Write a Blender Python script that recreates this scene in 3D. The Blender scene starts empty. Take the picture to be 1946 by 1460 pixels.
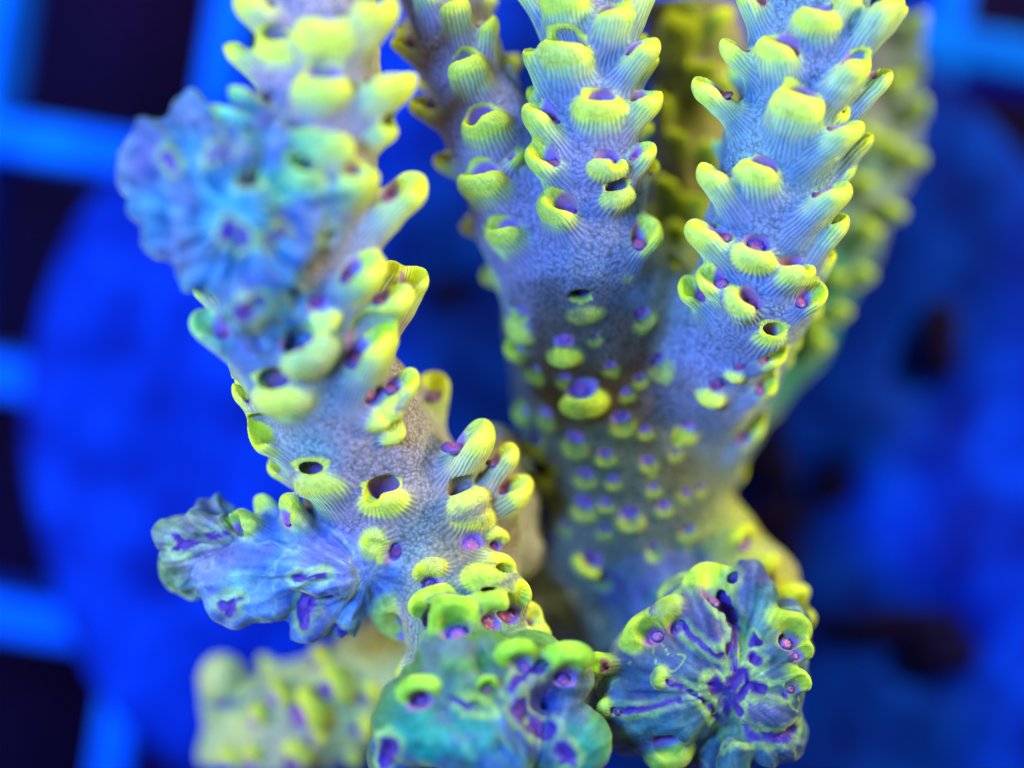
import bpy, math, random, time
import numpy as np
T0 = time.time()
rng = np.random.default_rng(7); random.seed(7)
U = 1/200.0            # one scene unit (1 cm) is 200 of the working units used below
D = 5000.0             # camera height above the sharp plane, working units
VOX = 4.0              # sampling step of the coral surface
sc = bpy.context.scene

# ---------------------------------------------------------------- camera
cam = bpy.data.cameras.new('camera'); camo = bpy.data.objects.new('camera', cam)
sc.collection.objects.link(camo); sc.camera = camo
camo.location = (0, 0, D*U); camo.rotation_euler = (0, 0, 0)
cam.sensor_width = 36; cam.lens = 36*D/1946.0
cam.clip_start = 0.5; cam.clip_end = 200
cam.dof.use_dof = True; cam.dof.focus_distance = (D+10)*U
cam.dof.aperture_fstop = (cam.lens/1000)/(470*U)
sc.view_settings.view_transform = 'Standard'; sc.view_settings.look = 'None'
sc.view_settings.exposure = 0.7; sc.view_settings.gamma = 1.0
sc.render.engine = 'CYCLES'
sc.cycles.use_denoising = True
sc.cycles.max_bounces = 5; sc.cycles.diffuse_bounces = 3; sc.cycles.glossy_bounces = 2
sc.cycles.sample_clamp_indirect = 4.0

# ---------------------------------------------------------------- light: blue aquarium lamps above, added warm fills low round the sides stand in for fluorescence
w = bpy.data.worlds.new('World'); sc.world = w; w.use_nodes = True
w.node_tree.nodes['Background'].inputs[0].default_value = (0.95, 0.72, 0.42, 1)
w.node_tree.nodes['Background'].inputs[1].default_value = 0.08
def lamp(name, loc, target, size, power, col):
    l = bpy.data.lights.new(name, 'AREA'); l.shape = 'DISK'; l.size = size; l.energy = power; l.color = col
    o = bpy.data.objects.new(name, l); sc.collection.objects.link(o); o.location = loc
    from mathutils import Vector
    d = Vector(target)-Vector(loc); o.rotation_euler = d.to_track_quat('-Z', 'Y').to_euler(); return o
lamp('blue_lamp', (-10, 3, 21), (-1.0, 0, 0), 6, 7600, (0.12, 0.35, 1.0))
lamp('warm_fill_right', (20, 7, 7), (0.5, 0.5, -0.5), 6, 3900, (1.0, 0.92, 0.50))
lamp('warm_fill_left', (-19, 1, 9), (-1, 0, 0), 6, 1700, (1.0, 0.94, 0.55))
lamp('warm_fill_top', (4, 20, 8), (0, 0, 0), 6, 1900, (0.97, 1.0, 0.50))

# ---------------------------------------------------------------- coral skeleton: round cones (pixel x, pixel y, height, radius)
def P(px, py, z):
    s = (D-z)/D
    return np.array([(px-973)*s, -(py-730)*s, z], float)
BR = {
 'mid':   [(1150,690,-370,120),(1130,590,-255,128),(1112,480,-165,118),(1126,330,-100,92),(1128,180,-88,84),(1115,40,-80,80),(1105,-90,-75,78)],
 'slim':  [(1060,560,-220,110),(990,400,-185,88),(935,250,-168,80),(875,100,-160,70),(812,-60,-155,70)],
 'trunk': [(1085,1080,-370,90),(1200,930,-385,184),(1190,760,-380,208),(1148,610,-310,186),(1130,490,-250,135)],
 'right': [(1290,800,-420,150),(1350,690,-250,128),(1430,560,-125,112),(1455,420,-105,106),(1485,280,-90,104),(1530,130,-80,104),(1565,-80,-70,104)],
 'rear':  [(1380,780,-480,80),(1490,630,-560,88),(1575,450,-640,96),(1640,280,-690,100),(1680,110,-710,98),(1700,-80,-710,96)],
 'shade': [(1230,640,-400,70),(1290,480,-420,78),(1330,300,-440,88),(1325,120,-440,92),(1300,-80,-430,95)],
 'left':  [(740,930,-150,140),(650,790,-80,140),(575,640,0,140),(555,480,50,135),(590,330,80,118),(610,180,70,106),(610,40,60,104),(600,-90,60,104)],
 'knob':  [(520,580,100,92),(455,430,160,105),(400,320,170,85)],
 'mound': [(720,930,-170,130),(850,1010,-190,135),(870,1130,-130,115),(895,1235,-70,115)],
 'fleshy':[(900,1290,-40,100),(925,1400,40,112)],
 'lobe': [(450,1040,-130,52),(375,1045,-125,58)],
 'stub':  [(780,1020,-170,95),(640,1085,-110,84),(545,1090,-95,66)],
 'cleft': [(1230,1080,-330,100),(1330,1210,-220,110),(1385,1270,-160,128)],
 'hook':  [(1360,1010,-320,70),(1440,1110,-290,72),(1475,1200,-270,62)],
 'lowleft':[(830,1220,-430,110),(690,1320,-460,105),(560,1380,-480,110),(500,1500,-480,110)],
 'foot':  [(1000,1130,-420,130),(980,1080,-620,150),(980,1060,-900,210)],
}
ORDER = list(BR)
LOBES = [  # extra swellings: branch, x, y, z, r, squash in height
 ('knob',362,228,200,46,1),('knob',300,290,180,58,1),('knob',262,330,170,34,1),('knob',305,400,180,48,1),('knob',320,450,180,40,1),
 ('knob',430,300,240,52,1),('knob',520,290,200,55,1),('knob',480,420,240,55,1),('knob',560,420,200,45,1),
 ('knob',470,560,210,60,1),('knob',390,500,180,52,1),('knob',600,430,160,40,1),
 ('mound',955,950,-260,72,1),('mound',975,1040,-270,66,1),('mound',930,860,-230,60,1),('lobe',358,1082,-110,54,1),('lobe',345,1015,-120,36,.9),('lobe',405,985,-125,40,.9),('stub',445,1135,-64,58,.8),('stub',594,1170,-64,42,1),('stub',520,1120,-70,52,.9),
 ('stub',560,1010,-90,45,1),('stub',650,1175,-80,40,1),('stub',500,1030,-95,44,1),('stub',572,1196,-70,24,1),
 ('fleshy',795,1370,60,86,.9),('fleshy',1085,1415,40,78,.9),('fleshy',850,1265,60,62,.9),('fleshy',1000,1265,20,72,.9),('fleshy',935,1445,70,70,.9),('fleshy',1070,1290,10,55,.9),
 ('fleshy',745,1440,40,50,1),
 ('cleft',1200,1335,-120,98,.75),('cleft',1260,1250,-110,85,.8),('cleft',1465,1275,-120,72,.9),('cleft',1475,1395,-110,58,.9),('cleft',1385,1430,-130,62,.8),
 ('cleft',1320,1190,-100,66,.8),('cleft',1488,1185,-115,50,.9),('cleft',1300,1400,-150,70,.8),
 ('lowleft',425,1290,-470,52,1),('lowleft',440,1350,-490,60,1),('lowleft',430,1430,-490,60,1),('lowleft',690,1260,-460,60,1),
 ('foot',1090,1150,-330,60,1),('foot',1150,1210,-340,60,1),
]
PLATES = [  # raised tissue plates on the broken end: polyline, radius, height
 ('cleft',[(1425,1088,-84),(1445,1130,-66),(1450,1185,-52)],30),('cleft',[(1400,1120,-80),(1425,1160,-60)],22),
 ('cleft',[(1330,1165,-62),(1360,1220,-52)],40),('cleft',[(1290,1165,-80),(1310,1240,-66)],30),
 ('cleft',[(1470,1262,-72),(1470,1335,-66)],54),('cleft',[(1430,1350,-60),(1450,1385,-66)],34),
 ('cleft',[(1220,1245,-82),(1310,1300,-66)],56),('cleft',[(1190,1335,-84),(1300,1360,-78)],56),
 ('cleft',[(1400,1425,-64),(1395,1460,-66)],34),('cleft',[(1460,1430,-72),(1500,1412,-72)],26),
 ('fleshy',[(930,1230,70),(960,1300,80)],30),('fleshy',[(1020,1280,50),(960,1330,82)],26),('fleshy',[(880,1180,20),(860,1250,80),(900,1330,100)],40),
 ('fleshy',[(760,1390,100),(870,1420,110)],46),('fleshy',[(960,1250,40),(935,1310,90),(945,1350,100)],17),('fleshy',[(1040,1275,60),(985,1310,95),(975,1350,100)],17),('fleshy',[(835,1210,10),(850,1170,-10)],34),('fleshy',[(790,1290,40),(830,1330,90)],30),
 ('knob',[(350,330,215),(380,450,225)],32),('knob',[(420,470,250),(540,520,240)],26),('knob',[(590,380,200),(560,480,230)],26),('knob',[(300,260,210),(350,330,228)],24),
 ('stub',[(470,1060,-40),(560,1075,-26),(640,1100,-20)],34),('lobe',[(320,1015,-70),(380,1000,-66),(430,1010,-60)],26),('lobe',[(330,1050,-72),(400,1045,-60)],22),('stub',[(420,1090,-70),(520,1130,-60)],50),
 ('foot',[(1065,1095,-290),(1100,1150,-285),(1140,1190,-290)],17),
]
CRACKS = [  # folds in the tissue of the broken ends: polyline, radius
 ('cleft',[(1396,1100),(1388,1150),(1396,1200),(1388,1240),(1402,1285),(1372,1320),(1388,1365),(1378,1410)],9),
 ('cleft',[(1398,1214),(1440,1218),(1476,1210)],8),('cleft',[(1362,1150),(1380,1162)],15),('cleft',[(1380,1130),(1384,1180)],13),
 ('cleft',[(1438,1306),(1455,1314)],13),('cleft',[(1470,1312),(1492,1320)],8),('cleft',[(1432,1246),(1440,1258)],7),('cleft',[(1356,1303),(1385,1328),(1396,1350)],15),
 ('cleft',[(1382,1392),(1405,1376),(1442,1402),(1486,1404)],9),('cleft',[(1408,1382),(1428,1396)],15),('cleft',[(1486,1400),(1504,1388)],13),
 ('cleft',[(1262,1293),(1300,1310),(1345,1338),(1372,1372)],3.5),('cleft',[(1160,1350),(1225,1350),(1290,1325)],3),
 ('cleft',[(1285,1135),(1306,1200),(1346,1236),(1372,1244)],3),('cleft',[(1415,1280),(1420,1300),(1398,1330)],6),
 ('fleshy',[(975,1310),(1000,1280),(1050,1258)],9),('fleshy',[(990,1350),(1030,1385)],24),('fleshy',[(860,1330),(930,1350)],6),('fleshy',[(740,1415),(730,1445)],18),('fleshy',[(1068,1425),(1080,1440)],16),
 ('stub',[(588,1140),(576,1185)],14),('stub',[(420,1150),(445,1142),(436,1162)],8),('stub',[(560,1098),(620,1092)],3.5),('lobe',[(335,1042),(390,1024),(430,1018)],5),('stub',[(640,1200),(650,1204)],10),
 ('lobe',[(340,1018),(352,1040)],6),
 ('knob',[(392,290),(420,285)],17),('knob',[(460,345),(475,347)],12),('knob',[(440,440),(458,452)],19),('knob',[(465,592),(492,585)],22),('knob',[(318,300),(328,318)],11),('knob',[(505,458),(535,440)],8),
 ('lowleft',[(400,1340),(470,1335),(520,1300)],6),
]
# ---- corallites: branch | base x y, tip x y, radius | growth direction follows the branch.  4 numbers: short cup facing out
CUPS = {
'mid': """1078 168 1066 108 45;1052 196 1008 112 30;1075 62 1062 2 42;1034 66 985 -20 26;1158 112 1172 32 33;1190 92 1226 -6 33;1180 165 1230 96 30
1212 172 1243 118 18;1144 244 1140 208 39;1040 214 1014 182 22;1062 286 1014 224 34;1192 252 1238 196 33;1062 352 1020 304 33;1156 328 1154 312 34
1196 344 1232 292 25;1172 390 1178 374 31;1072 428 1052 402 37;1214 486 1240 448 36;1245 368 1264 318 22;1250 512 28;1220 500 1180 520 10""",
'slim': """884 100 866 20 27;905 192 886 132 34;930 112 934 50 25;932 280 918 238 38;812 142 756 84 27;846 244 796 206 30;872 340 834 312 25
936 384 908 348 42;1000 154 984 112 19;990 486 952 448 33;820 30 800 -20 24;960 330 985 300 14""",
'trunk': """992 548 956 522 27;1112 572 38;1006 604 40;1002 688 974 666 26;1076 660 32;1107 770 1107 752 46;1222 602 26;1290 606 24;1250 690 27
1020 702 24;1160 698 15;1190 748 14;1180 800 27;1215 720 17;1290 670 16;1130 640 15;1165 915 16;1230 880 18;1280 860 15;1075 720 17;1225 820 15;1300 940 15;1150 960 15;1050 880 16;1240 930 15;1095 838 29;1040 790 24;1018 858 1014 846 33;1150 866 20;1112 905 22;1030 930 1036 912 38;1110 962 28;1196 982 28
1260 966 18;1240 1042 19;1305 1010 20;1030 1040 34;1115 1072 1110 1085 32;1006 816 984 788 20;1152 1098 22;1000 960 18;1075 1000 16;1150 1010 17;1330 930 14""",
'right': """1402 238 1338 172 36;1432 152 1384 98 31;1482 152 1468 98 38;1442 64 1414 -6 36;1542 68 1546 38 38;1574 74 1606 2 26;1618 134 1688 22 42
1662 118 1734 22 20;1560 218 1628 132 30;1602 244 1682 150 28;1500 268 1512 204 44;1530 322 1614 252 33;1582 342 1644 268 22;1586 242 1600 222 12
1396 402 1346 336 36;1440 374 1432 330 37;1520 442 1590 372 35;1602 382 1641 328 20;1388 504 1332 448 38;1430 494 1430 478 40;1540 512 1596 432 31
1500 542 1514 520 37;1562 544 1588 486 22;1410 594 1399 574 34;1520 594 1552 566 30;1456 658 1462 640 30;1440 704 1474 684 26;1432 762 1464 734 24
1336 584 1308 552 30;1376 566 1340 534 28;1357 742 25;1305 808 24;1392 862 1428 804 35;1384 932 1408 902 25;1318 873 15;1355 946 23;1400 705 18""",
'rear': """1716 96 1760 40 34;1716 160 1764 122 34;1712 240 1762 196 34;1690 320 1738 300 32;1660 400 1698 400 32;1610 480 1650 434 32;1605 550 1644 520 32
1560 620 1600 590 30;1520 690 1560 650 30;1690 190 1700 150 30;1640 300 1640 250 30;1690 300 1690 270 28;1630 380 1640 340 30;1650 480 1650 440 26
1580 560 1590 520 28;1540 650 1545 610 26;1680 60 1690 10 32;1450 730 1470 700 22""",
'shade': """1270 170 1290 50 46;1330 200 1330 130 36;1345 90 1370 30 34;1300 330 1280 260 30;1350 330 1360 280 34;1275 420 1262 350 32;1320 430 1320 380 32;1285 470 1290 430 24
1260 260 1256 190 24;1380 200 1385 150 26""",
'left': """618 112 626 62 54;526 124 520 94 36;502 154 444 98 32;652 124 722 26 46;524 64 474 14 36;524 228 456 180 23;522 252 432 216 20;620 212 615 168 47
690 236 756 168 52;626 322 626 274 47;696 284 736 252 30;642 404 692 350 42;688 478 786 366 46;562 402 567 342 38;652 584 706 520 42;732 652 796 532 34
740 566 776 506 27;690 624 760 570 37;390 602 342 546 25;470 704 388 622 37;690 744 724 654 54;606 592 30;586 698 592 670 48;550 780 530 754 50
715 768 38;736 782 778 730 33;502 804 462 744 29;540 872 498 830 40;620 950 606 918 47;562 932 516 896 25;735 812 26""",
'mound': """826 834 832 724 31;786 796 19;850 924 906 830 47;920 944 966 864 29;738 968 728 944 42;786 898 17;882 962 894 944 37;600 1000 596 1010 38;732 1034 38;950 964 988 932 37;895 1008 37;940 1024 952 1018 23;812 1090 816 1076 30;915 1062 950 1068 32;930 1100 928 1084 43;965 1140 968 1118 44
818 1150 812 1132 42;742 1174 730 1166 38;870 1200 856 1160 42;925 1160 945 1140 38;1030 1222 1046 1206 26;726 1326 716 1332 44;1000 1180 1010 1166 24;716 1215 706 1212 20""",
'fleshy': """990 1245 975 1232 36;1075 1258 1088 1240 42;792 1304 788 1292 36;925 1300 930 1290 18""",
'stub': """500 1000 466 984 30;520 962 492 942 25;590 1020 552 962 30""",
'lobe': """404 1066 15""",
'cleft': """1352 1130 1352 1104 44;1272 1176 1260 1160 34;1490 1216 1506 1188 36;1506 1302 1524 1290 25;1262 1292 19;1160 1350 19;1262 1414 1272 1436 42;1490 1392 10
1240 1200 1215 1190 34;1180 1262 1130 1262 20;1290 1118 1284 1106 42;1505 1245 1530 1232 20""",
'hook': """1440 1090 1456 1074 32;1490 1150 1508 1128 34;1490 1210 1520 1180 34;1400 1030 1412 1012 24;1500 1250 1522 1240 24""",
'lowleft': """596 1346 590 1330 44;640 1296 642 1282 40;536 1318 532 1306 27;492 1362 488 1350 23;566 1438 572 1426 30;610 1256 606 1240 26;686 1384 22;520 1270 500 1258 24
660 1440 22;440 1430 430 1440 26;700 1320 20;600 1400 18;480 1440 20""",
}
# open end of these faces down the picture: their branch grows that way
FLIP = {'mound_low'}
# tissue colours (base, cup wall, rim) for each branch
W = lambda *c: np.array(c)
TINT = {
 'mid':  (W(.22,.27,.44), W(.46,.66,.30), W(.76,.88,.03)), 'slim': (W(.31,.27,.38), W(.50,.60,.24), W(.74,.82,.03)),
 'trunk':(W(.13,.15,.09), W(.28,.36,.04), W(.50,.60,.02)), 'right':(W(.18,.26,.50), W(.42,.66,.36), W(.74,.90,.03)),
 'rear': (W(.20,.28,.34), W(.34,.52,.14), W(.52,.74,.05)), 'shade':(W(.26,.24,.06), W(.48,.54,.05), W(.66,.72,.02)),
 'left': (W(.35,.30,.36), W(.60,.72,.30), W(.80,.90,.03)), 'knob': (W(.04,.19,.40), W(.08,.36,.36), W(.20,.60,.22)),
 'mound':(W(.38,.33,.30), W(.62,.64,.30), W(.82,.84,.02)), 'stub': (W(.10,.20,.54), W(.28,.46,.24), W(.50,.72,.08)),
 'fleshy':(W(.09,.22,.05), W(.20,.48,.05), W(.36,.72,.04)), 'lobe': (W(.14,.28,.14), W(.26,.44,.10), W(.42,.62,.08)),
 'cleft':(W(.045,.095,.16), W(.22,.36,.10), W(.46,.66,.03)), 'hook': (W(.50,.50,.08), W(.62,.66,.05), W(.80,.80,.02)),
 'lowleft':(W(.62,.64,.22), W(.70,.76,.12), W(.80,.80,.03)), 'foot':(W(.28,.32,.22), W(.4,.4,.2), W(.5,.6,.1)),
}
PATCH = [  # blotches mixed into the tissue colour, some of them painted shade or blue sheen: x, y, height, radius, colour, strength
 (1110,740,-180,225,(.085,.036,.004),1.), (1180,870,-220,130,(.085,.055,.012),.8), (1330,740,-280,120,(.14,.18,.15),.8), (1150,930,-220,170,(.10,.13,.07),.6), (1120,520,-60,90,(.16,.20,.24),.5),  # brown and dark trunk patches: shade painted into the tissue colour
 (1530,620,-600,280,(.02,.24,.20),1.), (520,1060,-30,55,(.03,.16,.75),.6), (640,1060,-20,90,(.16,.14,.50),.5),
 (450,1110,-10,50,(.18,.48,.34),.7), (1010,1370,100,95,(.01,.03,.36),1.), (930,1260,20,90,(.10,.40,.06),.6), (860,1290,60,80,(.20,.58,.10),.8),
 (800,1400,100,125,(.01,.24,.20),1.), (740,1440,90,50,(.01,.14,.62),.7), (950,1450,110,60,(.02,.30,.62),.9), (1090,1420,80,85,(.02,.26,.22),.95), (900,1390,120,70,(.02,.24,.22),.9),
 (1360,1240,-30,60,(.09,.07,.26),.6), (1290,1260,-30,50,(.06,.13,.36),.6), (1200,1380,-20,90,(.10,.30,.28),.6),
 (560,760,40,90,(.10,.40,.46),.6), (580,860,0,80,(.10,.36,.40),.6), (620,690,60,60,(.14,.26,.62),.5), (480,640,120,90,(.10,.18,.52),.6),  # partly blue sheen painted on the left branch front
 (560,240,120,60,(.40,.42,.10),.5), (900,1040,-50,120,(.24,.16,.08),.75), (960,960,-100,70,(.26,.20,.06),.6),
 (1120,610,-120,125,(.10,.09,.07),.8), (1285,630,-230,80,(.14,.13,.07),.6),  # base of the fork: the trunk's painted shade carried on
 (570,620,130,105,(.07,.26,.48),.75), (520,520,150,80,(.06,.20,.44),.7),  # blue lamp sheen painted down the middle of the left branch
 (300,310,170,75,(.10,.10,.32),.8), (540,340,200,70,(.05,.34,.22),.7), (440,390,240,60,(.03,.30,.50),.7), (360,230,200,50,(.10,.22,.26),.6), (340,470,170,70,(.12,.16,.34),.7), (600,440,180,50,(.20,.30,.10),.6),
]
PURPLE = W(.30,.18,.52); DEEP = W(.07,.02,.12)

# ---------------------------------------------------------------- distance functions
def rcone(p, a, b, ra, rb):
    ba = b-a; l2 = float(ba@ba); pa = p-a
    h = np.clip((pa@ba)/l2, 0, 1)
    q = pa-h[..., None]*ba
    return np.sqrt((q*q).sum(-1))-(ra+(rb-ra)*h)
def smin(a, b, k):
    h = np.clip(0.5+0.5*(b-a)/k, 0, 1)
    return b+(a-b)*h-k*h*(1-h)
def vnoise(p, scale, seed):
    q = p/scale; i = np.floor(q).astype(np.int64); f = q-i; f = f*f*(3-2*f); r = 0
    for dx in (0, 1):
        for dy in (0, 1):
            for dz in (0, 1):
                h = ((i[:, 0]+dx)*374761393+(i[:, 1]+dy)*668265263+(i[:, 2]+dz)*2147483647+seed*97) & 0xffffffff
                h = ((h ^ (h >> 13))*1274126177) & 0xffffffff; h = (h ^ (h >> 16))/4294967295.0
                r = r+h*(f[:, 0] if dx else 1-f[:, 0])*(f[:, 1] if dy else 1-f[:, 1])*(f[:, 2] if dz else 1-f[:, 2])
    return r*2-1
prims = {}
for b, pts in BR.items():
    L = []
    for (x0, y0, z0, r0), (x1, y1, z1, r1) in zip(pts, pts[1:]):
        L.append((P(x0, y0, z0), P(x1, y1, z1), r0*(D-z0)/D, r1*(D-z1)/D, 1.0))
    prims[b] = L
for b, x, y, z, r, sq in LOBES:
    c = P(x, y, z); prims[b].append((c-W(0, 0, .5), c+W(0, 0, .5), r, r, sq))
for b, pts, r in PLATES:
    for q0, q1 in zip(pts, pts[1:]): prims[b].append((P(*q0), P(*q1), r, r, 1.0))
def prim_d(p, pr):
    a, b, ra, rb, sq = pr
    if sq != 1.0:
        p = p.copy(); p[..., 2] = a[2]+(p[..., 2]-a[2])/sq
    return rcone(p, a, b, ra, rb)
def branch_d(b, p):
    d = None
    for pr in prims[b]:
        e = prim_d(p, pr); d = e if d is None else smin(d, e, 22.0)
    return d
CAM = W(0, 0, D)
def hit(b, px, py):
    """first point of the branch below a picture position (or its nearest point), and its normal"""
    r = P(px, py, 0)-CAM; r = r/np.linalg.norm(r); t = D-420; best = (1e9, None)
    for _ in range(90):
        p = CAM+r*t; d = float(branch_d(b, p[None])[0])
        if abs(d) < best[0]: best = (abs(d), p)
        if d < 1.0: break
        t += max(1.5, d*0.85)
        if t > D+1100: break
    p = best[1]
    e = 2.0; n = np.array([float(branch_d(b, (p+v)[None])[0]-branch_d(b, (p-v)[None])[0]) for v in np.eye(3)*e])
    n /= np.linalg.norm(n)+1e-9
    if best[0] > 1.5: p = p-n*best[0]
    return p, n
def growth(b, p):
    bd, g = 1e9, None
    for (x0, y0, z0, r0), (x1, y1, z1, r1) in zip(BR[b], BR[b][1:]):
        a, c = P(x0, y0, z0), P(x1, y1, z1)
        d = float(rcone(p[None], a, c, r0, r1)[0])
        if d < bd: bd, g = d, (c-a)/np.linalg.norm(c-a)
    return g
cups = []
unit = lambda v: v/(np.linalg.norm(v)+1e-9)
def add_cup(b, base, n, tip, R, short=False):
    a = tip-base; L = np.linalg.norm(a); a = a/L
    g = growth(b, base)
    if b == 'mound' and base[1] > -260: g = W(-.1, .9, .3)
    v = g-0.45*n+W(0, 0, .35)
    o = v-(v@a)*a
    if b == 'cleft': o = (W(0,0,1)-(a[2])*a)+0.3*o
    o = unit(o); s = np.cross(a, o)
    fr = (not short) and n[2] > .6 and np.linalg.norm(tip-base) > .4*R
    b0 = base-n*R*0.42-a*R*0.30
    j = rng.uniform(-1, 1, 6)
    cups.append(dict(br=b, b=b0, t=tip, a=a, o=o, s=s, R=R, L=np.linalg.norm(tip-b0), n=n,
                     sq=0.80+0.08*j[0], rc=0.56+0.03*j[1], off=((.20 if short == 2 else .72) if short else .64 if fr else 0.56)+0.06*j[2], depth=0.46+0.12*j[3],
                     tone=j[4], short=bool(short), flat=(short == 2), twist=0.35*j[5], dip=(.12 if fr else float(rng.choice([.5, .3, .12]))), notch=rng.random()))
for b, txt in CUPS.items():
    for row in txt.replace('\n', ';').split(';'):
        f = [float(x) for x in row.split()]
        if len(f) == 3:
            bx, by, R = f; base, n = hit(b, bx, by); g = growth(b, base)
            if b == 'mound' and base[1] > -260: g = W(-.1, .9, .3)
            flat = b == 'trunk' and R < 31; tip = base+n*R*(.10 if flat else .42)-g*R*(.10 if flat else .22); short = 2 if flat else 1
        elif len(f) == 5:
            bx, by, tx, ty, R = f; base, n = hit(b, bx, by)
            s = (D-base[2])/D
            d2 = W((tx-bx)*s, -(ty-by)*s, 0)
            lift = max(n[2], -.2)*(0.35*R+0.30*np.linalg.norm(d2))
            tip = base+d2+W(0, 0, lift)+n*R*0.12-unit(d2)*R*0.35; short = bool(np.linalg.norm(d2) < .75*R and n[2] > .3)
        else: continue
        if R < 8: continue
        add_cup(b, base, n, tip, R*(.95 if b == 'trunk' else .85 if b in ('rear', 'shade') else 1.03), short)
NA = len(cups)
# the sides that face away from the camera, down to the underside
for b in ORDER:
    if b in ('foot', 'knob', 'cleft', 'stub', 'lobe', 'fleshy'): continue
    pts = BR[b]
    for (x0, y0, z0, r0), (x1, y1, z1, r1) in zip(pts, pts[1:]):
        A, B = P(x0, y0, z0), P(x1, y1, z1); Lg = np.linalg.norm(B-A); g = (B-A)/Lg
        u = unit(np.cross(g, W(0, 0, 1))); v = unit(np.cross(u, g)); v = v if v[2] < 0 else -v
        for k in range(max(1, int(Lg/85))):
            for ph in (-0.85, 0.0, 0.85):
                h = (k+.5+rng.uniform(-.2, .2))/max(1, int(Lg/85)); r = r0+(r1-r0)*h
                c = A+(B-A)*h; n = math.cos(ph)*v+math.sin(ph)*u
                p = c+n*r
                if any(float(branch_d(o2, p[None])[0]) < -12 for o2 in ORDER if o2 != b): continue
                if min(np.linalg.norm(p-q['t']) for q in cups) < 55: continue
                if len(cups) > 295: continue
                R = rng.uniform(26, 34); add_cup(b, p, n, p+n*R*1.0+g*R*0.9, R)
print('cups', NA, len(cups), round(time.time()-T0, 1))

def cup_outer(p, c):
    q = p-c['b']; h = q@c['a']; x = q@c['s']; y = q@c['o']
    t = np.clip(h/c['L'], 0, 1); r = c['R']*(0.76+0.24*t)
    y = y/(0.92-0.22*t)+0.10*c['R']*t; x = x/(1.0+0.14*t)
    hh = h-t*c['L']
    return (np.sqrt(x*x+y*y+hh*hh)-r)*0.85
def cup_carve(p, c):
    R = c['R']; m = c['t']+c['o']*R*c['off']; dl = min(c['L']*0.55, c['depth']*R)
    x = ((p-c['t'])@c['s'])[..., None]*c['s']
    p2 = p-x*0.24                       # the opening is wider than deep
    q0 = c['t']+c['o']*R*(c['off']-0.02)-c['a']*dl; q1 = m+c['a']*R*1.2+c['o']*R*c['dip']
    d = rcone(p2, q0, q1, R*c['rc']*0.74, R*c['rc']*1.3)
    if c['notch'] > 0.85:   # a second dip in the lip of some cups
        s2 = c['s']*R*(0.45 if c['tone'] > 0 else -0.45)
        d2 = rcone(p, m+s2+c['a']*R*0.45-c['o']*R*.3, m+s2+c['a']*R*1.6-c['o']*R*.9, R*.22, R*.5)
        d = smin(d, d2, R*0.4)
    return d

# ---------------------------------------------------------------- sample the field
lo = W(-860., -790., -900.); hi = W(880., 790., 330.)
N = np.ceil((hi-lo)/VOX).astype(int)
F = np.full(tuple(N), 80.0, np.float32)
ax = [(lo[i]+VOX*np.arange(N[i])).astype(np.float32) for i in range(3)]
def box(mn, mx):
    i0 = np.clip(np.floor((mn-lo)/VOX).astype(int), 0, N-1); i1 = np.clip(np.ceil((mx-lo)/VOX).astype(int)+1, 1, N)
    if (i1-i0).min() <= 1: return None, None
    g = np.stack(np.meshgrid(*[ax[i][i0[i]:i1[i]] for i in range(3)], indexing='ij'), -1)
    return tuple(slice(i0[i], i1[i]) for i in range(3)), g
def apply(mn, mx, fn, k, carve=False):
    sl, g = box(mn, mx)
    if sl is None: return
    d = fn(g).astype(np.float32)
    F[sl] = -smin(-F[sl], d, k) if carve else smin(F[sl], d, k)
for b in ORDER:
    for pr in prims[b]:
        a, c, ra, rb, sq = pr; m = max(ra, rb)+45
        apply(np.minimum(a, c)-m, np.maximum(a, c)+m, lambda g, pr=pr: prim_d(g, pr), 34.0 if pr[4] == 1.0 and m > 95 else 20.0)
print('body', round(time.time()-T0, 1))
for c in cups:
    m = c['R']*1.15+22
    apply(np.minimum(c['b'], c['t'])-m, np.maximum(c['b'], c['t'])+m, lambda g, c=c: cup_outer(g, c), max(8., min(36., c['R']*(0.5 if c['short'] or c['br'] in ('rear', 'shade') else 0.9))))
for c in cups:
    R = c['R']; m = R*2.8+14
    apply(c['t']-m, c['t']+m, lambda g, c=c, R=R: -smin(-cup_carve(g, c), -(np.sqrt(((g-c['t'])**2).sum(-1))-R*1.45), R*.45), R*0.12, True)
def vn1(g, sc_, sd):
    return vnoise(g.reshape(-1, 3).astype(float), sc_, sd).reshape(g.shape[:-1])
def crack_d(g, q0, q1, r):
    w1 = vn1(g, 17, 71)*7+vn1(g, 8, 74)*3; w2 = vn1(g, 17, 72)*7+vn1(g, 8, 75)*3
    g = g+np.stack([w1, w2, 0*w1], -1)*min(1, r/7+.3)
    return rcone(g, q0, q1, r, r)
cracks = []
for b, pts, r in CRACKS:
    q = [(lambda h: h[0]+h[1]*r*.4)(hit(b, *p)) for p in pts]
    for q0, q1 in zip(q, q[1:]):
        cracks.append((q0, q1, r)); m = r+24
        apply(np.minimum(q0, q1)-m, np.maximum(q0, q1)+m, lambda g: crack_d(g, q0, q1, r), 6.0, True)
print('field', round(time.time()-T0, 1))

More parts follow.
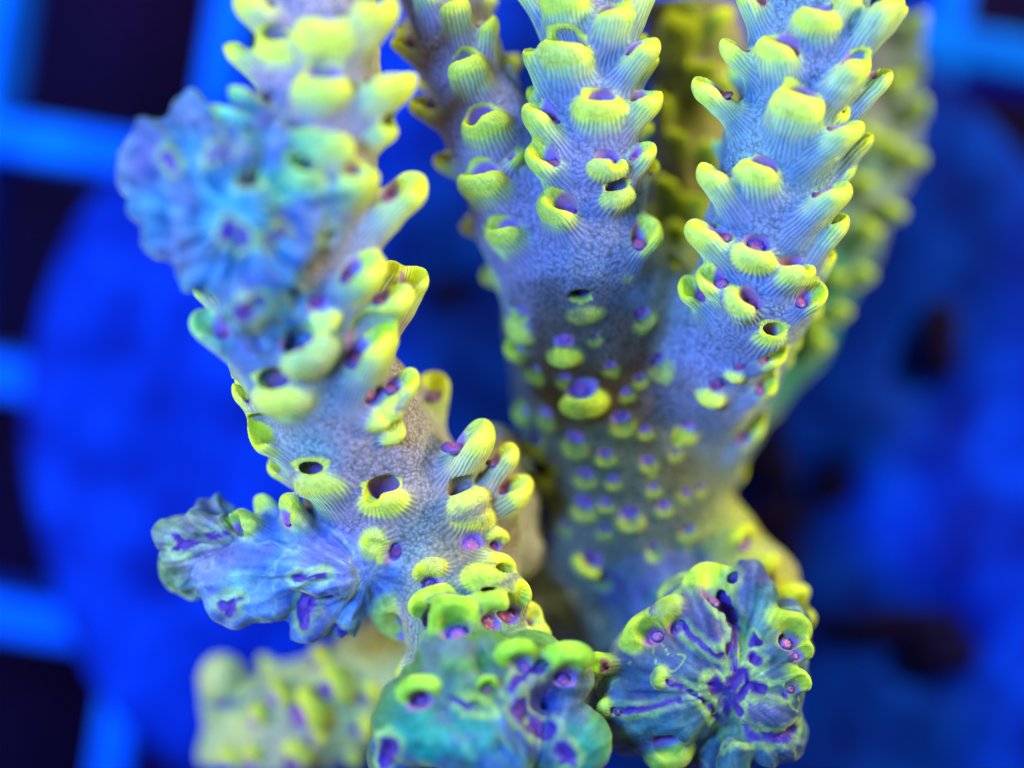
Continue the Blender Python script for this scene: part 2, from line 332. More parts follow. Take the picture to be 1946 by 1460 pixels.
# ---------------------------------------------------------------- surface nets
F[0] = F[-1] = 5; F[:, 0] = F[:, -1] = 5; F[:, :, 0] = F[:, :, -1] = 5
S = (F < 0)
cnt = np.zeros(tuple(N-1), np.uint8)
for dx in (0, 1):
    for dy in (0, 1):
        for dz in (0, 1):
            cnt += S[dx:N[0]-1+dx, dy:N[1]-1+dy, dz:N[2]-1+dz]
act = np.argwhere((cnt > 0) & (cnt < 8)).astype(np.int32)
del cnt
cid = np.full(tuple(N), -1, np.int32); cid[act[:, 0], act[:, 1], act[:, 2]] = np.arange(len(act))
off = [(i, j, k) for i in (0, 1) for j in (0, 1) for k in (0, 1)]
V8 = np.stack([F[act[:, 0]+i, act[:, 1]+j, act[:, 2]+k] for i, j, k in off], 1)
acc = np.zeros((len(act), 3)); cc = np.zeros(len(act))
offa = np.array(off, float)
for e in range(8):
    for f in range(e+1, 8):
        if np.abs(offa[e]-offa[f]).sum() != 1: continue
        a0, a1 = V8[:, e], V8[:, f]; m = (a0 < 0) != (a1 < 0)
        t = np.where(m, a0/np.where(m, a0-a1, 1), 0)
        acc += m[:, None]*(offa[e]+t[:, None]*(offa[f]-offa[e])); cc += m
loc = acc/cc[:, None]
def tri(loc):
    val = 0; gr = np.zeros_like(loc)
    wx = [1-loc[:, 0], loc[:, 0]]; wy = [1-loc[:, 1], loc[:, 1]]; wz = [1-loc[:, 2], loc[:, 2]]
    for n, (i, j, k) in enumerate(off):
        v = V8[:, n]; val = val+v*wx[i]*wy[j]*wz[k]
        gr[:, 0] += v*(2*i-1)*wy[j]*wz[k]; gr[:, 1] += v*wx[i]*(2*j-1)*wz[k]; gr[:, 2] += v*wx[i]*wy[j]*(2*k-1)
    return val, gr
for _ in range(2):
    val, gr = tri(loc)
    loc = np.clip(loc-0.7*(val/((gr**2).sum(1)+1e-3))[:, None]*gr, -0.1, 1.1)
X = lo+VOX*(act+loc)
s0 = V8[:, 0] < 0
quads = []
for axis in range(3):
    o1 = [0, 0, 0]; o1[axis] = 1
    s1 = V8[:, off.index(tuple(o1))] < 0
    u, v = (axis+1) % 3, (axis+2) % 3
    m = (s0 != s1) & (act[:, u] > 0) & (act[:, v] > 0)
    c0 = act[m]; eu = np.zeros(3, int); eu[u] = 1; ev = np.zeros(3, int); ev[v] = 1
    g = lambda q: cid[q[:, 0], q[:, 1], q[:, 2]]
    Q = np.stack([g(c0-eu-ev), g(c0-ev), g(c0), g(c0-eu)], 1)
    flip = ~s0[m]; Q[flip] = Q[flip][:, ::-1]
    quads.append(Q)
Q = np.concatenate(quads); Q = Q[(Q >= 0).all(1)]
del F, S, cid
print('mesh', len(X), len(Q), round(time.time()-T0, 1))

# soft irregularity of living tissue
def vnormals(X):
    fn = np.cross(X[Q[:, 2]]-X[Q[:, 0]], X[Q[:, 3]]-X[Q[:, 1]])
    n = np.zeros_like(X)
    for k in range(4):
        for a in range(3): n[:, a] += np.bincount(Q[:, k], fn[:, a], len(X))
    return n/(np.linalg.norm(n, axis=1)[:, None]+1e-9)
VN = vnormals(X)
FD = np.zeros(len(X))
def folds(cx, cy, cz, b, k):
    mn = np.min([np.minimum(p[0], p[1])-max(p[2], p[3]) for p in prims[b]], 0)-40; mx = np.max([np.maximum(p[0], p[1])+max(p[2], p[3]) for p in prims[b]], 0)+40
    m = np.flatnonzero(((X > mn) & (X < mx)).all(1)); x = X[m]; w_ = np.clip(1-branch_d(b, x)/14, 0, 1)
    q = x-P(cx, cy, cz); rr = np.hypot(q[:, 0], q[:, 1])+1; an = np.arctan2(q[:, 1], q[:, 0])
    v = vnoise(np.c_[an*6+.8*vnoise(x, 70, 81), rr/80, q[:, 2]/90], 1.0, 82)
    FD[m] += w_*k*(1-3*np.abs(v)+.6*vnoise(x, 24, 83))*np.clip(rr/60, 0, 1)
folds(1390, 1310, -60, 'cleft', 3.6); folds(1010, 1490, 60, 'fleshy', 3.5); folds(700, 1090, -60, 'stub', 6); folds(470, 420, 200, 'knob', 11); folds(470, 1040, -100, 'lobe', 7)
X = X+VN*FD[:, None]
X = X+VN*(4.5*vnoise(X, 62, 1)+1.8*vnoise(X, 27, 2)+0.25*vnoise(X, 12, 3))[:, None]
VN = vnormals(X)

# ---------------------------------------------------------------- who owns which vertex, and its tissue colour
nv = len(X)
bd = np.full(nv, 1e9); bi = np.zeros(nv, int)
cb = np.zeros((nv, 3)); cw = np.zeros((nv, 3)); cr = np.zeros((nv, 3)); ws = np.zeros(nv)
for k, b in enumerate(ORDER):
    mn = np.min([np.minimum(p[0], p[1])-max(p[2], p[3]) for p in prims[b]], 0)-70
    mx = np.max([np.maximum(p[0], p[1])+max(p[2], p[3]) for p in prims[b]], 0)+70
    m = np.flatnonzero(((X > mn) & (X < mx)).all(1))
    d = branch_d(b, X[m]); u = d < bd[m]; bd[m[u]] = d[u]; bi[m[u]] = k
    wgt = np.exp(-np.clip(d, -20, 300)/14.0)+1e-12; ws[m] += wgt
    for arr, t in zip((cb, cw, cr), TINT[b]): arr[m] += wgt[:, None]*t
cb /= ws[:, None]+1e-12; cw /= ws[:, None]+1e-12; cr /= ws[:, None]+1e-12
cd = np.full(nv, 1e9); ci = np.full(nv, -1); H = np.zeros(nv); DC = np.full(nv, 99.0); DEP = np.zeros(nv)
rib = np.zeros((nv, 3)); nr = np.full(nv, 20.0)
for k, c in enumerate(cups):
    mid = (c['b']+c['t'])/2; rad = c['L']/2+c['R']*1.5+25
    m = np.flatnonzero((np.abs(X-mid) < rad).all(1)); p = X[m]
    d = cup_outer(p, c); dc = cup_carve(p, c)
    near = np.sqrt(((p-c['t'])**2).sum(1)) < c['R']*2.0
    inside = (dc < 3.0) & near & (((p-c['t'])@VN[m].T.mean(1)*0) == 0)
    key = np.where(inside & (d < c['R']*0.5), np.minimum(d, -1), d)
    u = key < cd[m]; mu = m[u]; cd[mu] = key[u]; ci[mu] = k
    q = p[u]-c['b']; h = q@c['a']; H[mu] = h/c['L']
    th = np.arctan2(q@c['s'], -(q@c['o'])/c['sq'])
    rib[mu, 0] = np.cos(th); rib[mu, 1] = np.sin(th); nr[mu] = max(10, round(2*math.pi*c['R']/9.0))
    DC[mu] = np.where(near[u], dc[u], 99); DEP[mu] = ((c['t']-p[u])@c['a'])/c['R']+np.clip(0.75*(((p[u]-c['t'])@c['o'])/c['R']-.25), 0, 1)
ss = lambda a, b, x: (lambda t: t*t*(3-2*t))(np.clip((x-a)/(b-a), 0, 1))
R_ = np.array([c['R'] for c in cups]+[30.0])[ci]; tone = np.array([c['tone'] for c in cups]+[0.0])[ci]
own = cd < 4.0; flatv = np.array([c['flat'] for c in cups]+[False])[ci]; shortv = np.array([c['short'] for c in cups]+[False])[ci]
near = np.where(shortv, 1-ss(-2, 7, cd), 1-ss(0, 22, cd))
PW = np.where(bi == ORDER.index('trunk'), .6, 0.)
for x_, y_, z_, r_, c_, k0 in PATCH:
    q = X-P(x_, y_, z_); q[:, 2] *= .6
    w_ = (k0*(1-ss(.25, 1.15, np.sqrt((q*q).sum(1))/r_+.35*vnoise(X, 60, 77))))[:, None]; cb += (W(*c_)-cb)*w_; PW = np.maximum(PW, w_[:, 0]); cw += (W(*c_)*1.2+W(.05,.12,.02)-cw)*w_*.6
n1 = vnoise(X, 90, 11)*.6+vnoise(X, 38, 12)*.4
n2 = vnoise(X, 150, 21)
body = cb*(1+0.22*n1[:, None])
mauve = W(.34,.24,.42); teal = W(.08,.34,.34)
free = 1-.9*PW; body = body+(mauve-body)*(ss(0.0, 0.7, n2)*0.35*free)[:, None]; body = body+(teal-body)*(ss(0.05, 0.75, -n2)*0.35*free)[:, None]
# the outer face of a lip is palest near its edge
hh = H+0.10*vnoise(X, 22, 31)+0.10*tone-.12*shortv
wall = body+(cw-body)*(near*ss(0.30, 0.92, hh)*(1-.7*flatv))[:, None]
R0 = R_
rimw = near*ss(0.86, 1.12, hh)
lip = near*(1-ss(3, 12, np.abs(DC-2)))*ss(-0.75, -0.1, -DEP*0.8+0.1)*(1-ss(-.1, .6, -rib[:, 0]))*(1-.35*(bi == ORDER.index('trunk')))
rimw = rimw*(1-.6*flatv); lip = lip*(1-.45*flatv)
rimw = np.maximum(rimw*0.70, lip)
col = wall+(cr*(1+0.1*tone[:, None])-wall)*rimw[:, None]
cav = (1-ss(1.0, 5.0, DC))*ss(0.02, 0.42, DEP+0.05*vnoise(X, 9, 41))*near
pur = PURPLE+(W(.42,.18,.34)-PURPLE)*ss(-.3, .8, vnoise(X, 40, 51))[:, None]
pur = pur*(0.35+0.65*1)
col = col+(pur-col)*cav[:, None]
crk = np.full(nv, 99.0)
for q0, q1, r in cracks:
    m = np.flatnonzero((np.abs(X-(q0+q1)/2) < np.abs(q1-q0)/2+r+30).all(1))
    crk[m] = np.minimum(crk[m], crack_d(X[m], q0, q1, r))
edge = (1-ss(2, 12, np.abs(crk-9)))*0.7
col = col+(W(.30,.52,.14)-col)*edge[:, None]
k_ = 1-ss(0.5, 5, crk)
col = col+(W(.09,.04,.30)-col)*k_[:, None]
flesh = np.zeros(nv)
for b, f_ in (('cleft', 1.), ('stub', 1.), ('fleshy', 1.), ('knob', 1.), ('lobe', 1.)): flesh[bi == ORDER.index(b)] = f_
far_ = 1-near*ss(.25, .6, hh)
mo = vnoise(X, 60, 61)*.66+vnoise(X, 26, 62)*.27+vnoise(X, 11, 63)*.07
mw = (flesh*far_*(1-cav)*(1-k_))[:, None]
ml = vnoise(X, 64, 61)*.7+vnoise(X, 28, 62)*.3
col = col*(1-mw)+mw*(col*(1-.5*ss(-.1, .35, mo))[:, None]+W(.10,.08,.34)*(.45*ss(-.1, .35, mo))[:, None])
ln_ = (1-ss(.0, .03, np.abs(ml+.20)))*(bi == ORDER.index('cleft'))+0.4*(1-ss(0, .05, np.abs(mo+.1)))*(bi == ORDER.index('stub'))
col = col+(W(.34,.58,.12)-col)*(np.clip(ln_, 0, 1)*.75*far_*(1-cav)*(1-k_))[:, None]
def streaks(cx, cy, cz, b, k):
    global col
    q = X-P(cx, cy, cz); rr = np.hypot(q[:, 0], q[:, 1])+1; an = np.arctan2(q[:, 1], q[:, 0])
    v = vnoise(np.c_[an*9+.6*vnoise(X, 70, 91), rr/70, q[:, 2]/90], 1.0, 92)*.6+vnoise(np.c_[an*24+.8*vnoise(X, 40, 93), rr/80, q[:, 2]/60], 1.0, 94)*.4
    m_ = (bi == ORDER.index(b))*(1-cav)*(1-k_)
    col = col*(1+k*v*m_)[:, None]+W(.10,.16,.03)*(np.clip(v, 0, 1)*m_*k)[:, None]
streaks(1390, 1310, -60, 'cleft', .6); streaks(1010, 1490, 60, 'fleshy', .45); streaks(700, 1090, -60, 'stub', .6); streaks(470, 420, 200, 'knob', .55)
streaks(470, 1040, -100, 'lobe', .7)
sp = vnoise(X, 9, 95)*.5+vnoise(X, 17, 96)*.5; col = col*(1+.30*sp*flesh*(1-k_))[:, None]
col = np.clip(col, .002, .9)
strength = np.where(cd < 60, 1-ss(2, 24, cd), 0)*(1-cav)*(1-0.7*ss(.9, 1.15, hh))*(1-k_)
strength = strength*(1-.75*flesh)
rib[:, 2] = strength
ret = (1-np.clip(strength+cav+k_+rimw*.6, 0, 1))*(1-.8*flesh)   # where the grainy skin between the cups shows

# ---------------------------------------------------------------- material helpers
def new_mat(name):
    m = bpy.data.materials.new(name); m.use_nodes = True; nt = m.node_tree
    return m, nt, nt.nodes['Principled BSDF'], (lambda t, **k: _node(nt, t, **k)), nt.links.new
def _node(nt, t, **k):
    n = nt.nodes.new(t)
    for a, v in k.items():
        if a == 'inp':
            for i, x in v.items(): n.inputs[i].default_value = x
        else: setattr(n, a, v)
    return n
def math_n(nd, ln, op, a, b=None, c=None):
    n = nd('ShaderNodeMath', operation=op)
    for i, x in enumerate((a, b, c)):
        if x is None: continue
        if isinstance(x, (int, float)): n.inputs[i].default_value = x
        else: ln(x, n.inputs[i])
    return n.outputs[0]

tissue, nt, bs, nd, ln = new_mat('coral_tissue')
colA = nd('ShaderNodeAttribute', attribute_name='tissue'); ribA = nd('ShaderNodeAttribute', attribute_name='rib')
nrA = nd('ShaderNodeAttribute', attribute_name='ribs_around'); retA = nd('ShaderNodeAttribute', attribute_name='grain')
geo = nd('ShaderNodeNewGeometry')
sep = nd('ShaderNodeSeparateXYZ'); ln(ribA.outputs['Vector'], sep.inputs[0])
th = math_n(nd, ln, 'ARCTAN2', sep.outputs[1], sep.outputs[0])
nz = nd('ShaderNodeTexNoise', inp={'Scale': 5.0, 'Detail': 2.0}); ln(geo.outputs['Position'], nz.inputs['Vector'])
wob = math_n(nd, ln, 'MULTIPLY_ADD', nz.outputs['Fac'], 7.0, -3.5)
ph = math_n(nd, ln, 'MULTIPLY_ADD', th, nrA.outputs['Fac'], wob)
co = math_n(nd, ln, 'COSINE', ph)
ridge = math_n(nd, ln, 'MULTIPLY_ADD', co, 0.5, 0.5)
ridge = math_n(nd, ln, 'POWER', ridge, 0.7)
brk = nd('ShaderNodeTexNoise', inp={'Scale': 11.0, 'Detail': 6.0, 'Roughness': 0.7}); ln(geo.outputs['Position'], brk.inputs['Vector'])
ridge_s = math_n(nd, ln, 'MULTIPLY', ridge, sep.outputs[2])
# net of tiny papillae between the cups
vo = nd('ShaderNodeTexVoronoi', feature='SMOOTH_F1', inp={'Scale': 27.0, 'Smoothness': 0.35, 'Randomness': 0.9}); 
dst = nd('ShaderNodeVectorMath', operation='MULTIPLY_ADD'); ln(nz.outputs['Color'], dst.inputs[0]); dst.inputs[1].default_value = (.12,.12,.12); ln(geo.outputs['Position'], dst.inputs[2])
ln(dst.outputs[0], vo.inputs['Vector'])
pap = math_n(nd, ln, 'SUBTRACT', 0.62, vo.outputs['Distance'])
pap_s = math_n(nd, ln, 'MULTIPLY', pap, retA.outputs['Fac'])
hgt = math_n(nd, ln, 'MULTIPLY_ADD', ridge_s, 1.0, pap_s)
fine = nd('ShaderNodeTexNoise', inp={'Scale': 42.0, 'Detail': 3.0}); ln(geo.outputs['Position'], fine.inputs['Vector'])
hgt = math_n(nd, ln, 'MULTIPLY_ADD', fine.outputs['Fac'], 0.30, hgt)
bump = nd('ShaderNodeBump', inp={'Strength': 0.5, 'Distance': 0.028}); ln(hgt, bump.inputs['Height']); ln(bump.outputs[0], bs.inputs['Normal'])
# ridges and papillae are paler than the skin between them
m1 = math_n(nd, ln, 'MULTIPLY_ADD', sep.outputs[2], -0.24, 1.0); m1 = math_n(nd, ln, 'MULTIPLY_ADD', ridge_s, 0.38, m1)
p1 = math_n(nd, ln, 'MULTIPLY_ADD', pap_s, 1.1, 0.0); p2 = math_n(nd, ln, 'MULTIPLY_ADD', retA.outputs['Fac'], -0.28, p1)
m1 = math_n(nd, ln, 'ADD', m1, p2)
f1 = math_n(nd, ln, 'MULTIPLY_ADD', brk.outputs['Fac'], 0.8, 0.60); m1 = math_n(nd, ln, 'MULTIPLY', m1, f1)
vm = nd('ShaderNodeVectorMath', operation='SCALE'); ln(colA.outputs['Color'], vm.inputs[0]); ln(m1, vm.inputs['Scale'])
ln(vm.outputs[0], bs.inputs['Base Color'])
bs.inputs['Roughness'].default_value = 0.48; bs.inputs['Specular IOR Level'].default_value = 0.14
lum = nd('ShaderNodeSeparateColor'); ln(colA.outputs['Color'], lum.inputs[0])
sh = nd('ShaderNodeMapRange', inp={1: .05, 2: .32, 3: .05, 4: .75}); ln(lum.outputs[1], sh.inputs[0]); ln(sh.outputs[0], bs.inputs['Sheen Weight'])
bs.inputs['Sheen Roughness'].default_value = 0.35
bs.inputs['Sheen Tint'].default_value = (0.85, 1.0, 0.18, 1)
bs.inputs['Subsurface Weight'].default_value = 0.5; bs.inputs['Subsurface Radius'].default_value = (1.0, 1.0, 0.5); bs.inputs['Subsurface Scale'].default_value = 0.12

# ---------------------------------------------------------------- cut the surface into branches and corallites
own_v = np.where(own & (ci >= 0), ci+100, bi)
fl = own_v[Q]; face_lab = np.where((fl[:, 0] == fl[:, 1]) | (fl[:, 0] == fl[:, 2]), fl[:, 0], fl[:, 2])
orderf = np.argsort(face_lab, kind='stable'); Q = Q[orderf]; face_lab = face_lab[orderf]
labs, starts = np.unique(face_lab, return_index=True); ends = np.append(starts[1:], len(Q))
origin = P(980, 1060, -900)
def tag(o, label=None, cat=None, kind=None, group=None):
    for k, v in (('label', label), ('category', cat), ('kind', kind), ('group', group)):
        if v: o[k] = v
    return o
colony = bpy.data.objects.new('coral_colony', None); sc.collection.objects.link(colony); colony.location = origin*U
tag(colony, 'branching stony coral with yellow-green cups and violet polyps, standing on the blue disc', 'coral')
def mesh_from(name, q):
    vi, inv = np.unique(q, return_inverse=True); inv = inv.reshape(q.shape)
    me = bpy.data.meshes.new(name); me.vertices.add(len(vi)); me.loops.add(inv.size); me.polygons.add(len(q))
    me.vertices.foreach_set('co', ((X[vi]-origin)*U).astype(np.float32).ravel())
    me.loops.foreach_set('vertex_index', inv.ravel().astype(np.int32))
    me.polygons.foreach_set('loop_start', np.arange(0, inv.size, 4, dtype=np.int32))
    me.update(calc_edges=True)
    me.polygons.foreach_set('use_smooth', np.ones(len(q), bool))
    a = me.attributes.new('tissue', 'FLOAT_COLOR', 'POINT'); a.data.foreach_set('color', np.c_[np.clip(col[vi], 0, 1), np.ones(len(vi))].astype(np.float32).ravel())
    a = me.attributes.new('rib', 'FLOAT_VECTOR', 'POINT'); a.data.foreach_set('vector', rib[vi].astype(np.float32).ravel())
    a = me.attributes.new('ribs_around', 'FLOAT', 'POINT'); a.data.foreach_set('value', nr[vi].astype(np.float32))
    a = me.attributes.new('grain', 'FLOAT', 'POINT'); a.data.foreach_set('value', ret[vi].astype(np.float32))
    me.materials.append(tissue)
    me.normals_split_custom_set_from_vertices(VN[vi].tolist())
    return me
BLABEL = {'mid':'middle branch in sharp focus','slim':'slender branch leaning left','trunk':'thick shaded trunk of the fork','right':'tall right branch with violet skin',
 'rear':'blurred teal branch behind','shade':'olive branch in the gap behind','left':'big blurred left branch','knob':'blue fleshy broken knob','mound':'low mound with curved cups',
 'stub':'broken stub with blue fleshy skin','lobe':'folded olive-green lobe at the stub tip','fleshy':'blurred teal fleshy broken end','cleft':'broken end with folded violet clefts','hook':'yellow curved side branch','lowleft':'blurred pale lower branch','foot':'encrusting foot'}
cup_obj = {}
for lab, s, e in zip(labs, starts, ends):
    if e-s < 12 and lab < 100: continue
    if lab >= 100:
        o = bpy.data.objects.new('corallite', mesh_from('corallite', Q[s:e])); cup_obj[lab-100] = o
    else:
        o = bpy.data.objects.new('branch', mesh_from('branch', Q[s:e])); tag(o, BLABEL[ORDER[lab]])
    sc.collection.objects.link(o); o.parent = colony
print('split', len(labs), round(time.time()-T0, 1))

# ---------------------------------------------------------------- polyps: retracted, eight stubby tentacles round a mouth
def polyp_mesh(seed):
    r = random.Random(seed); vs, fs, cs = [(0, 0, 0.16)], [], [(.62, .10, .34, 1)]
    rings = [(0.16, 0.26), (0.34, 0.34), (0.58, 0.30), (0.80, 0.12), (0.95, -0.2)]
    nn = 16
    for ri, (rr, zz) in enumerate(rings):
        for k in range(nn):
            lobe = (1 if k % 2 == 0 else -1)*(0, .03, .10, .12, .0)[ri]
            q = rr*(1+lobe)+r.uniform(-.02, .02); z = zz+(0, .02, .08, .06, 0)[ri]*(1 if k % 2 == 0 else -1)
            vs.append((q*math.cos(2*math.pi*k/nn), q*math.sin(2*math.pi*k/nn), z))
            cs.append([(.48, .09, .26, 1), (.36, .09, .30, 1), (.24, .08, .34, 1), (.15, .06, .30, 1), (.08, .03, .18, 1)][ri])
    for k in range(nn): fs.append((0, 1+k, 1+(k+1) % nn))
    for ri in range(len(rings)-1):
        for k in range(nn):
            a = 1+ri*nn; fs.append((a+k, a+nn+k, a+nn+(k+1) % nn, a+(k+1) % nn))
    me = bpy.data.meshes.new('polyp'); me.from_pydata(vs, [], fs)
    for p in me.polygons: p.use_smooth = True
    at = me.attributes.new('tissue', 'FLOAT_COLOR', 'POINT'); at.data.foreach_set('color', np.array(cs, np.float32).ravel())
    me.materials.append(pmat); return me
pmat, nt, bs, nd, ln = new_mat('polyp_flesh')
a_ = nd('ShaderNodeAttribute', attribute_name='tissue'); nz = nd('ShaderNodeTexNoise', inp={'Scale': 30.0}); g_ = nd('ShaderNodeNewGeometry'); ln(g_.outputs['Position'], nz.inputs['Vector'])
oi = nd('ShaderNodeObjectInfo'); sc_ = math_n(nd, ln, 'MULTIPLY_ADD', oi.outputs['Random'], 0.5, 0.10); sc_ = math_n(nd, ln, 'ADD', sc_, nz.outputs['Fac'])
vm = nd('ShaderNodeVectorMath', operation='SCALE'); ln(a_.outputs['Color'], vm.inputs[0]); ln(sc_, vm.inputs['Scale']); ln(vm.outputs[0], bs.inputs['Base Color'])
bs.inputs['Roughness'].default_value = 0.4
bp = nd('ShaderNodeBump', inp={'Strength': 0.5, 'Distance': 0.02}); ln(nz.outputs['Fac'], bp.inputs['Height']); ln(bp.outputs[0], bs.inputs['Normal'])
pm = [polyp_mesh(i) for i in range(5)]
from mathutils import Matrix, Vector
for k, o in cup_obj.items():
    c = cups[k]; R = c['R']
    axis = unit(c['a']*0.8+c['o']*0.35)
    pos = c['t']+c['o']*R*(c['off']-.02)-c['a']*(min(c['L']*.55, c['depth']*R)+R*c['rc']*(.30 if c['flat'] else 0.48 if c['short'] else 0.22))
    x = unit(np.cross(axis, c['s'])); y = np.cross(axis, x)
    p = bpy.data.objects.new('polyp', pm[k % 5]); sc.collection.objects.link(p); p.parent = o
    M = Matrix(np.c_[x, y, axis].tolist()).to_4x4() @ Matrix.Diagonal((R*U*c['rc']*(.80 if c['br'] == 'trunk' else .62 if c['br'] in ('cleft', 'fleshy', 'stub', 'lobe') else .92),)*2+(R*U*0.32, 1))
    M.translation = Vector(((pos-origin)*U).tolist()); p.matrix_local = M

# ---------------------------------------------------------------- the disc the coral is mounted on, and what lies under it
def blue_mat(name, c0, c1, scale, dark=None, rough=0.7):
    m, nt, bs, nd, ln = new_mat(name); g = nd('ShaderNodeNewGeometry')
    n = nd('ShaderNodeTexNoise', inp={'Scale': scale, 'Detail': 6.0, 'Roughness': 0.62}); ln(g.outputs['Position'], n.inputs['Vector'])
    r = nd('ShaderNodeValToRGB'); e = r.color_ramp.elements
    e[0].position = .36; e[0].color = (*(dark or c0), 1); e[1].position = .62; e[1].color = (*c1, 1)
    k = r.color_ramp.elements.new(.47); k.color = (*c0, 1)
    ln(n.outputs['Fac'], r.inputs[0]); ln(r.outputs[0], bs.inputs['Base Color'])
    bs.inputs['Roughness'].default_value = rough; bs.inputs['Specular IOR Level'].default_value = 0.04
    b = nd('ShaderNodeBump', inp={'Strength': 0.5, 'Distance': 0.06}); ln(n.outputs['Fac'], b.inputs['Height']); ln(b.outputs[0], bs.inputs['Normal'])
    return m
disc_m = blue_mat('algae_film_ceramic', (0.0, .016, .34), (0.0, .036, .56), 1.3, (.001, .007, .20))
hole_m = blue_mat('dark_pad', (.003, .002, .025), (.008, .003, .035), 3)
plast_m = blue_mat('blue_lit_plastic', (.0, .11, .96), (.0, .16, 1.0), 1.2)
floor_m = blue_mat('tank_bottom_film', (.005, .002, .028), (.012, .003, .045), .5)
def disc(name, cx, cy, z, R, th, mat, seed, wob=.03, pits=()):
    r = np.random.default_rng(seed); c = P(cx, cy, z); nr_, na = 44, 120; vs = []; ph = r.uniform(0, 6.28, 6)
    ea = np.radians([-180,-160,-145,-130,-90,-60,-40,-20,0,20,35,60,90,110,135,155,180]); er = np.array([955,960,980,950,930,1080,1260,1250,1180,1100,1020,950,850,850,850,940,955])/1000.
    def edge(t):
        t = (t+math.pi) % (2*math.pi)-math.pi
        return float(np.interp(t, ea, er))+wob*sum(math.sin((k+3)*t+ph[k])/(k+1) for k in range(5))
    for i in range(nr_+1):
        for k in range(na):
            t = 2*math.pi*k/na; q = R*(i/nr_)*edge(t)
            vs.append([c[0]+q*math.cos(t), c[1]+q*math.sin(t), z])
    V = np.array(vs); rr = np.repeat(np.arange(nr_+1)/nr_, na)
    V[:, 2] += 16*vnoise(V, 190, seed)+8*vnoise(V, 70, seed+1)-30*ss(.93, 1.0, rr)
    for x, y, pr, dp in pits:
        q = P(x, y, z); V[:, 2] -= dp*np.exp(-(((V[:, :2]-q[:2])**2).sum(1))/(pr*pr))
    bot = V[-na:].copy(); bot[:, 2] = z-th; V = np.r_[V, bot]
    fs = [(i*na+k, (i+1)*na+k, (i+1)*na+(k+1) % na, i*na+(k+1) % na) for i in range(nr_+1) for k in range(na)]
    me = bpy.data.meshes.new(name); o0 = W(c[0], c[1], z-th)
    me.from_pydata(((V-o0)*U).tolist(), [], fs+[tuple(range((nr_+1)*na, (nr_+2)*na))[::-1]])
    for p in me.polygons: p.use_smooth = True
    me.materials.append(mat); o = bpy.data.objects.new(name, me); o.location = o0*U; sc.collection.objects.link(o); return o
root = bpy.data.objects.new('mounting_disc', None); sc.collection.objects.link(root); root.location = P(1010, 790, -1020)*U
tag(root, 'round blue ceramic frag disc under the coral, mottled with algae film and dark patches', 'frag disc')
d0 = disc('disc_body', 1010, 790, -890, 1178, 130, disc_m, 5, .018,
     [(1570,930,45,150),(1450,1000,70,110),(1420,900,60,90),(1730,700,60,60),(1780,1240,80,80),(1500,620,60,60),(860,560,60,50)])
d0.parent = root; d0.location = d0.location-root.location
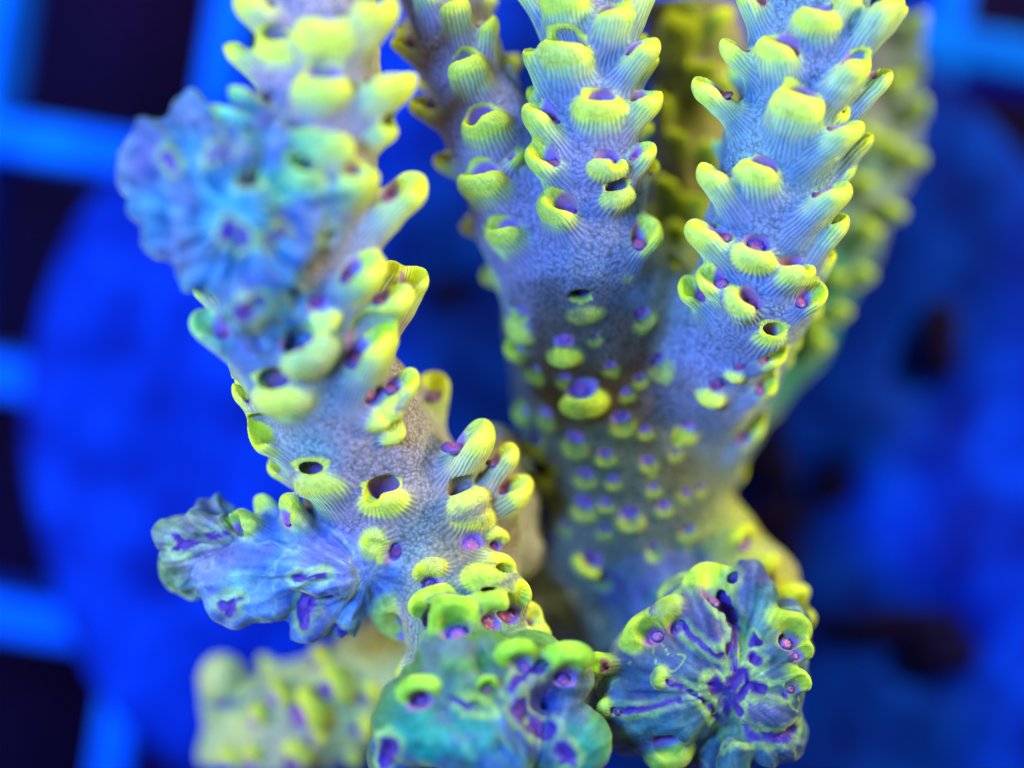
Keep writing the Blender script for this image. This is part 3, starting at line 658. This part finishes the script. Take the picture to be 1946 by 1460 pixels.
# dark patches on the disc: real low pads
patches = [(1580,925,42,34),(1470,985,80,46),(1465,880,58,60),(1700,1190,150,34),(1790,1240,70,60),(1480,1075,60,60),(1790,640,46,80),(850,560,34,34),(1440,790,60,60),(620,1270,90,20)]
for i, (x, y, ax_, ay_) in enumerate(patches):
    c = P(x, y, -872); r = np.random.default_rng(50+i); ph = r.uniform(0, 6.28, 5); nn = 28; vs = [(0, 0, 9*U)]; fs = []
    for s_, hz in ((.5, 7), (.85, 3), (1.05, -22)):
        for k in range(nn):
            t = 2*math.pi*k/nn; q = s_*(1+.16*sum(math.sin((m+2)*t+ph[m])/(m+1) for m in range(4)))
            vs.append((q*ax_*math.cos(t)*U, q*ay_*math.sin(t)*U, hz*U))
    for k in range(nn):
        fs.append((0, 1+k, 1+(k+1) % nn))
        for j in (0, 1): a = 1+j*nn; fs.append((a+k, a+nn+k, a+nn+(k+1) % nn, a+(k+1) % nn))
    me = bpy.data.meshes.new('dark_patch'); me.from_pydata(vs, [], fs); me.materials.append(hole_m)
    for p in me.polygons: p.use_smooth = True
    o = bpy.data.objects.new('dark_patch', me); sc.collection.objects.link(o); o.parent = root; o.location = Vector((c*U).tolist())-root.location
# plastic light-grid rack
ang = math.radians(-9.0); ca, sa = math.cos(ang), math.sin(ang); ZG = -1022.0
rack = bpy.data.objects.new('grid_rack', None); sc.collection.objects.link(rack)
c0 = P(0, 256, ZG); rack.location = c0*U; rack.rotation_euler = (0, 0, ang)
tag(rack, 'blue plastic egg-crate grid rack beneath the disc, dark square openings', 'grid rack')
pitch = 452*(D-ZG)/D; wd = 40*(D-ZG)/D; hgt_ = 300.
def bar(x0, x1, y0, y1, z0, z1, name):
    bv = 11
    vs = []; 
    for z, ins in ((z0, 0), (z1-bv, 0), (z1, bv)):
        for x, y in ((x0+ins, y0+ins), (x1-ins, y0+ins), (x1-ins, y1-ins), (x0+ins, y1-ins)): vs.append((x*U, y*U, z*U))
    fs = [(3, 2, 1, 0), (8, 9, 10, 11)]
    for j in (0, 4):
        for k in range(4): fs.append((j+k, j+(k+1) % 4, j+4+(k+1) % 4, j+4+k))
    me = bpy.data.meshes.new(name); me.from_pydata(vs, [], fs); me.materials.append(plast_m)
    o = bpy.data.objects.new(name, me); sc.collection.objects.link(o); o.parent = rack; return o
vx = 392*(D-ZG)/D
for i in range(-5, 2): bar(-1900, 4500, i*pitch-wd, i*pitch+wd, -hgt_, 0, 'cross_bar')
for i in range(-4, 8): bar(vx+i*pitch-wd*.85, vx+i*pitch+wd*.85, -5*pitch-500, pitch+500, -hgt_-4, -4, 'long_bar')
# tank bottom
zf = -2600.0
me = bpy.data.meshes.new('tank_floor'); e = 40
me.from_pydata([(-e, -e, zf*U), (e, -e, zf*U), (e, e, zf*U), (-e, e, zf*U)], [], [(0, 1, 2, 3)]); me.materials.append(floor_m)
o = bpy.data.objects.new('tank_floor', me); sc.collection.objects.link(o); tag(o, kind='structure')
print('done', round(time.time()-T0, 1))
